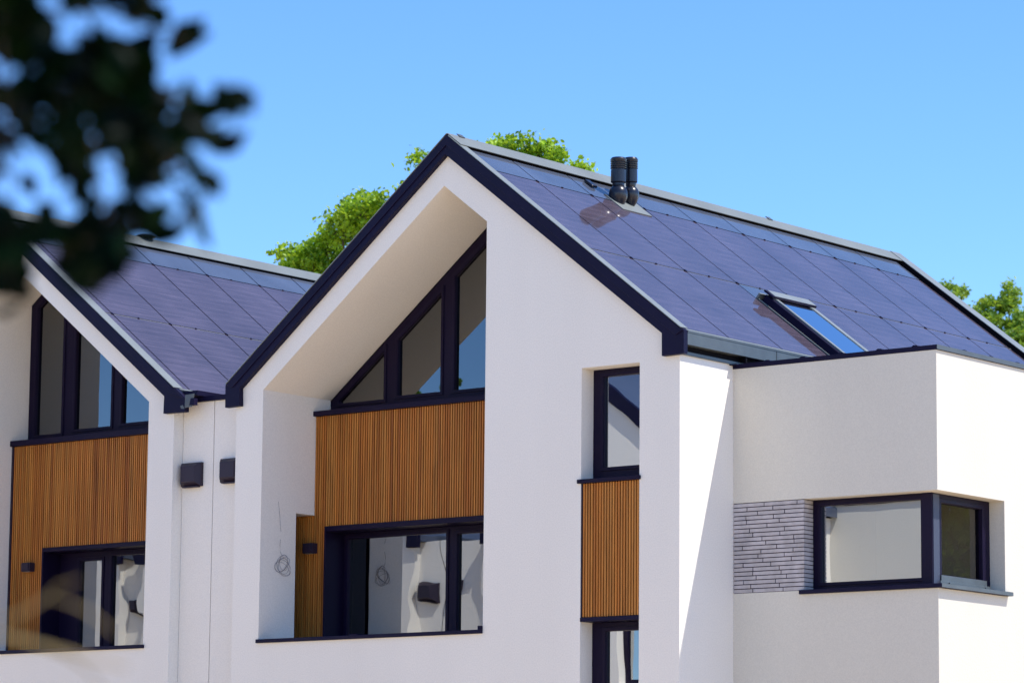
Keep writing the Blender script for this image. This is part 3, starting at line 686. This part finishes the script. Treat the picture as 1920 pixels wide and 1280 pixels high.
TWIGS = [[(19.061, -29.178, 2.94), (19.298, -28.977, 2.874), (19.475, -28.826, 2.815), (19.541, -28.759, 2.747), (19.596, -28.703, 2.679)], [(19.438, -28.792, 2.827), (19.52, -28.705, 2.712), (19.587, -28.651, 2.706), (19.642, -28.607, 2.706), (19.69, -28.567, 2.699)], [(19.612, -28.828, 2.724), (19.632, -28.79, 2.612), (19.641, -28.763, 2.507), (19.639, -28.747, 2.417)], [(19.526, -28.633, 2.701), (19.591, -28.576, 2.67), (19.639, -28.534, 2.655)], [(19.596, -28.703, 2.679), (19.638, -28.655, 2.603), (19.678, -28.618, 2.577), (19.693, -28.605, 2.571)], [(19.577, -28.703, 2.602), (19.632, -28.647, 2.542), (19.681, -28.603, 2.512)], [(19.511, -28.859, 2.803), (19.505, -28.837, 2.667), (19.498, -28.814, 2.515), (19.489, -28.801, 2.409)], [(19.402, -28.759, 2.839), (19.526, -28.661, 2.841), (19.585, -28.608, 2.81), (19.615, -28.582, 2.8)]]
LOWTWIGS = [[(19.086, -29.301, 1.672), (19.387, -29.097, 1.855), (19.619, -28.922, 1.902), (19.649, -28.896, 1.893), (19.691, -28.861, 1.879), (19.718, -28.837, 1.868), (19.751, -28.808, 1.858)],
[(19.649, -28.896, 1.893), (19.679, -28.87, 1.879), (19.698, -28.852, 1.866), (19.711, -28.839, 1.85), (19.726, -28.822, 1.823)],
[(19.466, -29.163, 1.85), (19.717, -28.977, 1.923), (19.748, -28.957, 1.946), (19.769, -28.939, 1.938), (19.79, -28.92, 1.925), (19.813, -28.897, 1.899)],
[(19.748, -28.957, 1.946), (19.759, -28.951, 1.96), (19.783, -28.934, 1.969)]]
LEAVES = [(19.485,-28.618,2.547,0.98),(19.71,-28.825,2.416,0.74),(19.295,-28.716,2.819,0.8),(19.634,-28.956,2.453,0.75),(19.546,-28.936,2.43,0.77),(19.656,-28.642,2.623,0.94),(19.315,-28.635,2.462,0.94),(19.565,-28.842,2.686,0.76),(19.524,-28.874,2.829,0.81),(19.738,-28.888,2.823,0.94),(19.431,-28.7,2.756,0.99),(19.631,-28.83,2.701,0.87),(19.691,-28.798,2.823,1.04),(19.63,-29.007,2.467,1.0),(19.525,-28.913,2.475,0.83),(19.595,-28.977,2.742,1.03),(19.63,-28.937,2.475,1.03),(19.633,-28.88,2.593,0.97),(19.291,-28.66,2.559,0.98),(19.65,-28.69,2.862,1.03),(19.269,-28.656,2.77,0.91),(19.624,-28.626,2.627,0.81),(19.518,-28.793,2.791,0.73),(19.599,-28.646,2.671,0.85),(19.332,-28.717,2.462,0.71),(19.652,-28.835,2.45,0.75),(19.668,-28.794,2.478,0.74),(19.475,-28.688,2.663,0.96),(19.483,-28.688,2.761,0.84),(19.462,-28.809,2.698,1.05),(19.58,-28.772,2.708,0.73),(19.332,-28.625,2.542,1.0),(19.654,-28.893,2.465,0.97),(19.768,-28.871,2.691,0.87),(19.352,-28.762,2.636,0.79),(19.469,-28.585,2.695,0.99),(19.621,-28.8,2.605,0.76),(19.396,-28.485,2.583,0.76),(19.697,-28.762,2.578,0.93),(19.711,-28.777,2.547,0.95),(19.377,-28.786,2.822,0.85),(19.405,-28.799,2.661,0.78),(19.657,-29.032,2.744,0.81),(19.661,-28.984,2.725,0.71),(19.708,-28.909,2.646,0.91),(19.642,-28.795,2.744,1.02),(19.636,-29.028,2.622,0.8),(19.527,-28.572,2.734,0.71),(19.504,-28.678,2.735,0.9),(19.559,-28.689,2.711,0.75),(19.678,-28.821,2.68,1.01),(19.59,-28.993,2.774,0.9),(19.331,-28.585,2.728,0.78),(19.662,-28.668,2.591,0.79),(19.748,-28.728,2.618,0.85),(19.596,-28.732,2.662,0.8),(19.607,-28.677,2.768,0.79),(19.268,-28.613,2.446,0.8),(19.562,-28.705,2.656,0.93),(19.685,-28.841,2.825,0.79),(19.813,-28.834,2.568,0.71),(19.464,-28.532,2.723,0.9),(19.392,-28.586,2.476,0.83),(19.56,-28.612,2.877,0.99),(19.659,-28.854,2.582,0.87),(19.353,-28.632,2.86,0.91),(19.47,-28.772,2.487,0.98),(19.521,-28.648,2.896,0.95),(19.658,-29.007,2.635,0.73),(19.429,-28.812,2.605,0.96),(19.414,-28.642,2.767,0.91),(19.448,-28.582,2.676,1.02),(19.357,-28.674,2.74,0.96),(19.629,-28.758,2.827,0.93),(19.57,-28.938,2.78,0.91),(19.308,-28.615,2.498,0.87),(19.314,-28.585,2.543,0.71),(19.253,-28.602,2.467,0.94),(19.483,-28.802,2.825,1.04),(19.399,-28.511,2.533,0.75),(19.834,-28.871,2.573,0.91),(19.386,-28.542,2.57,0.84),(19.601,-28.965,2.814,0.77),(19.55,-28.925,2.423,0.87),(19.66,-28.744,2.867,0.86),(19.573,-28.588,2.603,0.85),(19.577,-28.917,2.767,0.83),(19.636,-28.922,2.756,0.8),(19.334,-28.65,2.691,0.71),(19.565,-28.684,2.75,0.94),(19.518,-28.846,2.855,0.78),(19.328,-28.715,2.721,1.04),(19.407,-28.754,2.784,0.94),(19.261,-28.692,2.909,0.97),(19.51,-28.882,2.827,1.01),(19.599,-28.977,2.712,0.72),(19.675,-28.963,2.627,0.81),(19.383,-28.785,2.883,1.04),(19.597,-28.826,2.603,0.73),(19.732,-28.891,2.395,0.91),(19.526,-28.721,2.61,0.83),(19.475,-28.683,2.496,0.78),(19.251,-28.632,2.555,0.99),(19.538,-28.905,2.646,0.9),(19.566,-28.872,2.825,0.95),(19.366,-28.528,2.495,0.93),(19.399,-28.69,2.51,0.83),(19.727,-28.896,2.811,0.72),(19.588,-28.809,2.688,0.82),(19.562,-28.953,2.561,0.99),(19.53,-28.628,2.864,0.89),(19.561,-28.627,2.848,0.81),(19.661,-28.669,2.656,0.85),(19.635,-28.979,2.441,0.85),(19.522,-28.713,2.46,0.84),(19.609,-28.852,2.493,0.78),(19.514,-28.774,2.761,1.04),(19.696,-28.833,2.651,0.75),(19.805,-28.851,2.592,0.71),(19.313,-28.667,2.887,0.95),(19.575,-28.637,2.741,0.94),(19.283,-28.701,2.673,0.91),(19.417,-28.752,2.709,0.81),(19.642,-29.025,2.665,0.83),(19.334,-28.507,2.551,0.83),(19.667,-28.848,2.708,0.73),(19.803,-28.901,2.669,1.03),(19.671,-28.816,2.75,0.88),(19.716,-28.954,2.812,0.84),(19.59,-28.744,2.473,1.01),(19.377,-28.755,2.811,0.75),(19.456,-28.832,2.805,0.92),(19.473,-28.843,2.825,0.72),(19.37,-28.523,2.764,0.94),(19.523,-28.809,2.817,0.87),(19.299,-28.592,2.697,0.94),(19.421,-28.708,2.742,1.0),(19.605,-28.793,2.841,0.85),(19.295,-28.689,2.797,0.73),(19.683,-28.854,2.656,1.03),(19.766,-28.828,2.83,0.97),(19.358,-28.626,2.931,0.79),(19.519,-28.82,2.401,0.85),(19.607,-28.715,2.632,0.72),(19.466,-28.697,2.771,0.86),(19.282,-28.658,2.857,0.86),(19.44,-28.74,2.446,1.03),(19.324,-28.58,2.763,0.87),(19.438,-28.667,2.664,0.91),(19.582,-28.65,2.871,0.88),(19.385,-28.784,2.709,0.82),(19.554,-28.875,2.41,0.73),(19.29,-28.694,2.89,0.82),(19.615,-28.906,2.708,0.97),(19.442,-28.53,2.811,0.99),(19.491,-28.63,2.793,0.79),(19.704,-28.73,2.651,1.01),(19.632,-28.96,2.761,0.72),(19.481,-28.564,2.647,0.7),(19.343,-28.734,2.504,0.87),(19.281,-28.671,2.591,0.73),(19.701,-28.82,2.444,0.74),(19.659,-28.938,2.825,0.97),(19.666,-28.838,2.418,0.86),(19.468,-28.815,2.775,0.79),(19.42,-28.636,2.636,1.02),(19.681,-28.719,2.586,0.72),(19.603,-28.967,2.492,0.84),(19.649,-28.664,2.636,0.74),(19.555,-28.731,2.429,1.03),(19.437,-28.621,2.885,1.05),(19.261,-28.592,2.693,1.02),(19.614,-28.666,2.629,0.75),(19.709,-28.808,2.787,0.97),(19.659,-28.881,2.641,1.04),(19.649,-29.021,2.562,0.87),(19.804,-28.887,2.58,0.85),(19.613,-28.894,2.444,0.75),(19.568,-28.952,2.83,0.97),(19.561,-28.771,2.486,0.87),(19.432,-28.624,2.916,0.98),(19.469,-28.507,2.631,0.95),(19.304,-28.692,2.821,0.7),(19.419,-28.739,2.704,0.86),(19.337,-28.584,2.938,0.86),(19.348,-28.522,2.526,0.83),(19.541,-28.899,2.562,0.83),(19.578,-28.77,2.484,0.86),(19.396,-28.537,2.931,0.88),(19.394,-28.513,2.831,0.8),(19.585,-28.846,2.756,0.94),(19.558,-28.947,2.788,0.96),(19.305,-28.688,2.614,0.8),(19.782,-28.872,2.607,0.8),(19.262,-28.612,2.743,1.03),(19.638,-28.923,2.816,0.99),(19.308,-28.708,2.675,0.8),(19.507,-28.726,2.879,0.74),(19.524,-28.8,2.755,0.72),(19.407,-28.615,2.929,0.81),(19.599,-28.888,2.627,0.74),(19.514,-28.595,2.622,0.81),(19.641,-28.877,2.69,0.92),(19.383,-28.709,2.915,0.81),(19.439,-28.756,2.796,0.93),(19.506,-28.664,2.767,0.96),(19.382,-28.646,2.689,0.88),(19.608,-28.732,2.725,0.8),(19.467,-28.671,2.611,0.93),(19.291,-28.659,2.467,0.71),(19.261,-28.677,2.804,0.76),(19.49,-28.66,2.526,1.03),(19.779,-28.92,2.782,0.96),(19.623,-28.697,2.653,1.03),(19.414,-28.538,2.67,0.98),(19.533,-28.613,2.746,0.97),(19.689,-28.858,2.522,0.92),(19.384,-28.682,2.771,0.98),(19.506,-28.577,2.651,1.01),(19.665,-28.932,2.607,1.02),(19.804,-28.801,2.608,0.81),(19.528,-28.711,2.713,0.75),(19.71,-28.825,2.681,0.78),(19.67,-28.968,2.422,0.87),(19.493,-28.507,2.647,0.8),(19.302,-28.596,2.615,1.02),(19.316,-28.586,2.775,0.76),(19.632,-28.877,2.715,0.84),(19.4,-28.48,2.572,0.92),(19.793,-28.86,2.591,0.76),(19.549,-28.54,2.705,0.98),(19.619,-28.763,2.487,0.95),(19.477,-28.827,2.868,0.94),(19.237,-28.613,2.658,0.91),(19.345,-28.7,2.555,0.82),(19.602,-28.787,2.552,0.92),(19.347,-28.672,2.472,1.01),(19.601,-28.8,2.829,0.9),(19.55,-28.704,2.632,0.98),(19.746,-28.878,2.425,0.95),(19.273,-28.612,2.84,0.89),(19.688,-28.974,2.654,0.74),(19.689,-29.027,2.749,0.85),(19.551,-28.919,2.597,0.79),(19.482,-28.66,2.782,0.97),(19.475,-28.627,2.765,0.93),(19.784,-28.831,2.567,0.79),(19.546,-28.909,2.729,0.74),(19.479,-28.81,2.799,0.92),(19.255,-28.615,2.526,0.93),(19.687,-28.801,2.437,1.01),(19.711,-28.878,2.69,0.86),(19.623,-28.793,2.591,0.93),(19.635,-28.933,2.714,1.02),(19.443,-28.469,2.632,1.01),(19.253,-28.615,2.505,1.05),(19.781,-28.881,2.47,0.95),(19.361,-28.772,2.737,0.95),(19.564,-28.839,2.675,0.96),(19.707,-28.895,2.593,1.03),(19.466,-28.534,2.629,0.96),(19.644,-28.839,2.721,0.77),(19.741,-28.956,2.627,1.04),(19.723,-28.771,2.544,0.82),(19.49,-28.568,2.781,0.95),(19.596,-28.942,2.576,0.82),(19.281,-28.605,2.865,0.82),(19.468,-28.766,2.787,0.84),(19.3,-28.651,2.478,0.77),(19.289,-28.696,2.61,0.87),(19.53,-28.556,2.687,0.89),(19.379,-28.701,2.501,0.87),(19.697,-28.873,2.558,0.86),(19.476,-28.519,2.723,0.88),(19.712,-28.915,2.574,1.04),(19.639,-28.804,2.812,0.83),(19.409,-28.508,2.663,0.8),(19.406,-28.651,2.689,0.76),(19.613,-28.894,2.805,0.92),(19.35,-28.497,2.491,0.93),(19.389,-28.734,2.637,0.89),(19.689,-28.942,2.586,0.72),(19.536,-28.705,2.643,0.81),(19.523,-28.929,2.846,0.74),(19.434,-28.534,2.77,0.9),(19.795,-28.888,2.793,1.02),(19.619,-28.675,2.745,0.73),(19.581,-28.895,2.499,1.02),(19.438,-28.753,2.825,0.92),(19.676,-28.898,2.619,1.0),(19.591,-28.96,2.691,0.88),(19.427,-28.625,2.877,0.97),(19.469,-28.74,2.638,0.87),(19.469,-28.884,2.85,0.95),(19.63,-29.01,2.605,0.88),(19.707,-28.949,2.677,1.03),(19.439,-28.74,2.65,0.82),(19.703,-28.805,2.838,0.75),(19.327,-28.642,2.715,1.0),(19.733,-28.794,2.659,0.7),(19.485,-28.528,2.876,0.79),(19.28,-28.595,2.555,0.72),(19.807,-28.921,2.76,0.9),(19.598,-28.685,2.478,0.82),(19.452,-28.818,2.474,0.98),(19.478,-28.695,2.734,0.92),(19.215,-28.639,2.599,0.83),(19.771,-28.883,2.463,0.93),(19.408,-28.56,2.69,0.73),(19.6,-28.749,2.666,0.95),(19.654,-28.73,2.535,0.97),(19.571,-28.581,2.702,0.96),(19.514,-28.884,2.544,0.77),(19.601,-28.994,2.62,0.78),(19.634,-28.982,2.402,0.98),(19.778,-28.866,2.459,0.92),(19.434,-28.506,2.936,0.96),(19.792,-28.787,2.563,1.02),(19.325,-28.738,2.588,0.88),(19.671,-28.718,2.822,0.97),(19.245,-28.668,2.701,1.02),(19.643,-28.883,2.647,1.0),(19.795,-28.798,2.595,0.76),(19.557,-28.924,2.49,0.86),(19.459,-28.847,2.67,0.95),(19.717,-28.974,2.677,0.77),(19.475,-28.879,2.746,1.02),(19.509,-28.834,2.844,1.05),(19.398,-28.736,2.645,0.93),(19.312,-28.71,2.621,0.98),(19.434,-28.532,2.505,0.77),(19.561,-28.939,2.669,0.91),(19.387,-28.629,2.807,0.94),(19.336,-28.506,2.514,0.75),(19.322,-28.558,2.552,0.73),(19.645,-28.778,2.412,0.83),(19.327,-28.706,2.45,0.82),(19.648,-28.847,2.439,0.81),(19.406,-28.56,2.577,0.84),(19.621,-28.653,2.692,0.89),(19.5,-28.89,2.425,0.74),(19.698,-28.834,2.454,0.77),(19.271,-28.607,2.733,0.81),(19.59,-28.928,2.381,0.78),(19.717,-28.848,2.42,0.74),(19.455,-28.525,2.76,0.93),(19.258,-28.648,2.51,0.77),(19.659,-28.97,2.415,0.83),(19.42,-28.693,2.896,0.94),(19.294,-28.678,2.938,1.02),(19.406,-28.581,2.614,1.02),(19.736,-28.845,2.459,0.99),(19.281,-28.623,2.553,0.88),(19.796,-28.848,2.75,0.93),(19.672,-28.923,2.741,0.98),(19.543,-28.843,2.814,0.72),(19.461,-28.547,2.693,0.91),(19.611,-28.708,2.62,0.92),(19.347,-28.644,2.839,1.03),(19.811,-28.879,2.508,0.75),(19.512,-28.476,2.835,0.8),(19.597,-28.556,2.809,0.7),(19.544,-28.422,2.748,1.0),(19.863,-28.744,2.64,1.1),(19.863,-28.77,2.649,0.8),(19.74,-28.597,2.687,1.0),(19.854,-28.726,2.658,0.8),(19.655,-28.526,2.653,0.7),(19.642,-28.539,2.656,0.9),(19.528,-28.405,2.69,0.8),(19.781,-28.723,2.55,0.9),(19.673,-28.583,2.577,0.8),(19.469,-28.431,2.648,0.7),(19.612,-28.531,2.53,0.75),(19.775,-28.722,2.502,0.6),(19.478,-28.483,2.542,0.55),(19.651,-28.666,2.521,0.5),(19.59,-28.553,2.723,0.7),(19.77,-28.701,2.653,0.7),(19.589,-28.537,2.677,0.6),(19.461,-28.415,2.61,0.5)]
# the near tree whose leaves hang dark and out of focus into the view
BT = (17.95, -29.35, 0)
nt_ = empty('overhanging_tree', BT, 'near tree, its dark out of focus leaves hanging in from the upper left', 'tree')
b = MB(); b.tube([(17.95, -29.35, -.2), (17.95, -29.35, .3), (18.0, -29.33, 1.5), (18.05, -29.3, 2.7), (18.1, -29.28, 3.6)], [.17, .13, .115, .10, .08], 14); b.build('trunk', M_BARK, nt_, smooth=True)
b = MB()
b.tube([(18.02, -29.32, 2.2), (18.5, -29.25, 2.95), (19.061, -29.178, 2.97), (19.298, -28.977, 2.90)], [.05, .035, .018, .009], 8)
for k, tw in enumerate(TWIGS):
    r0 = .006 if k == 0 else .0035; b.tube(tw, [r0 * (1 - .7 * i / (len(tw) - 1)) for i in range(len(tw))], 6)
for e in ((18.9, -29.9, 4.3), (19.3, -28.9, 4.2), (18.3, -28.3, 4.4), (17.2, -29.0, 4.3), (17.4, -30.1, 4.2), (18.2, -29.2, 4.9), (20.0, -28.7, 4.1)):
    b.tube([(18.08, -29.28, 3.3), ((18.08 + e[0]) / 2, (-29.28 + e[1]) / 2, (3.4 + e[2]) / 2 - .1), e], [.05, .03, .01], 8)
b.build('branches', M_BARK, nt_, smooth=True)
LV = np.array(LEAVES)
rs = np.random.RandomState(2)
# three-dimensional shoot: every visible leaf gets a neighbour or two a little in front and behind along the shoot
LP = LV[:, :3]
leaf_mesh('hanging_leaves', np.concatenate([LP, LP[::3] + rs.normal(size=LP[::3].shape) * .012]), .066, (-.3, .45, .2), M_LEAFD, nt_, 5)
P = []
for (x, y, z, r) in ((18.9, -29.6, 4.3, .75), (19.3, -28.9, 4.25, .75), (18.3, -28.4, 4.4, .8), (17.3, -29.0, 4.3, .8), (17.5, -30.1, 4.2, .8), (18.2, -29.2, 4.9, .9), (20.1, -28.5, 4.15, .65), (18.6, -29.3, 3.55, .32), (19.9, -29.2, 4.3, .6), (19.0, -28.2, 4.3, .6)):
    k = int(1500 * r * r); v = rs.normal(size=(k, 3)); v /= np.linalg.norm(v, axis=1)[:, None]; P.append(np.array([x, y, z]) + v * (r * rs.rand(k) ** .4)[:, None] * np.array([1, 1, .7]))
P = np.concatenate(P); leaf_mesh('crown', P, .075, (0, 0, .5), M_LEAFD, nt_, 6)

# bare pale shoots of a shrub reaching into the lower left corner
sh = empty('shrub', (18.45, -29.6, 0), 'bare shrub whose thin pale blurred twigs cross the lower left corner', 'shrub')
b = MB()
for k, tw in enumerate(LOWTWIGS):
    r0 = (.0034, .0028, .0019, .0016)[k]; b.tube(tw, [r0 * (1 - .45 * i / (len(tw) - 1)) for i in range(len(tw))], 7)
b.tube([(18.45, -29.6, -.05), (18.6, -29.52, .7), (18.85, -29.42, 1.35), (19.086, -29.301, 1.672)], [.012, .010, .007, .0048], 8)
b.tube([(18.47, -29.58, -.05), (18.75, -29.48, .8), (19.1, -29.35, 1.5), (19.466, -29.163, 1.85)], [.012, .010, .007, .0048], 8)
b.tube([(18.43, -29.62, -.05), (18.3, -29.8, .8), (18.2, -29.9, 1.5)], [.011, .008, .004], 8)
b.tube([(18.45, -29.62, -.05), (18.5, -29.9, .7), (18.65, -30.1, 1.4)], [.011, .008, .004], 8)
b.build('stems', M_TWIG, sh, smooth=True)
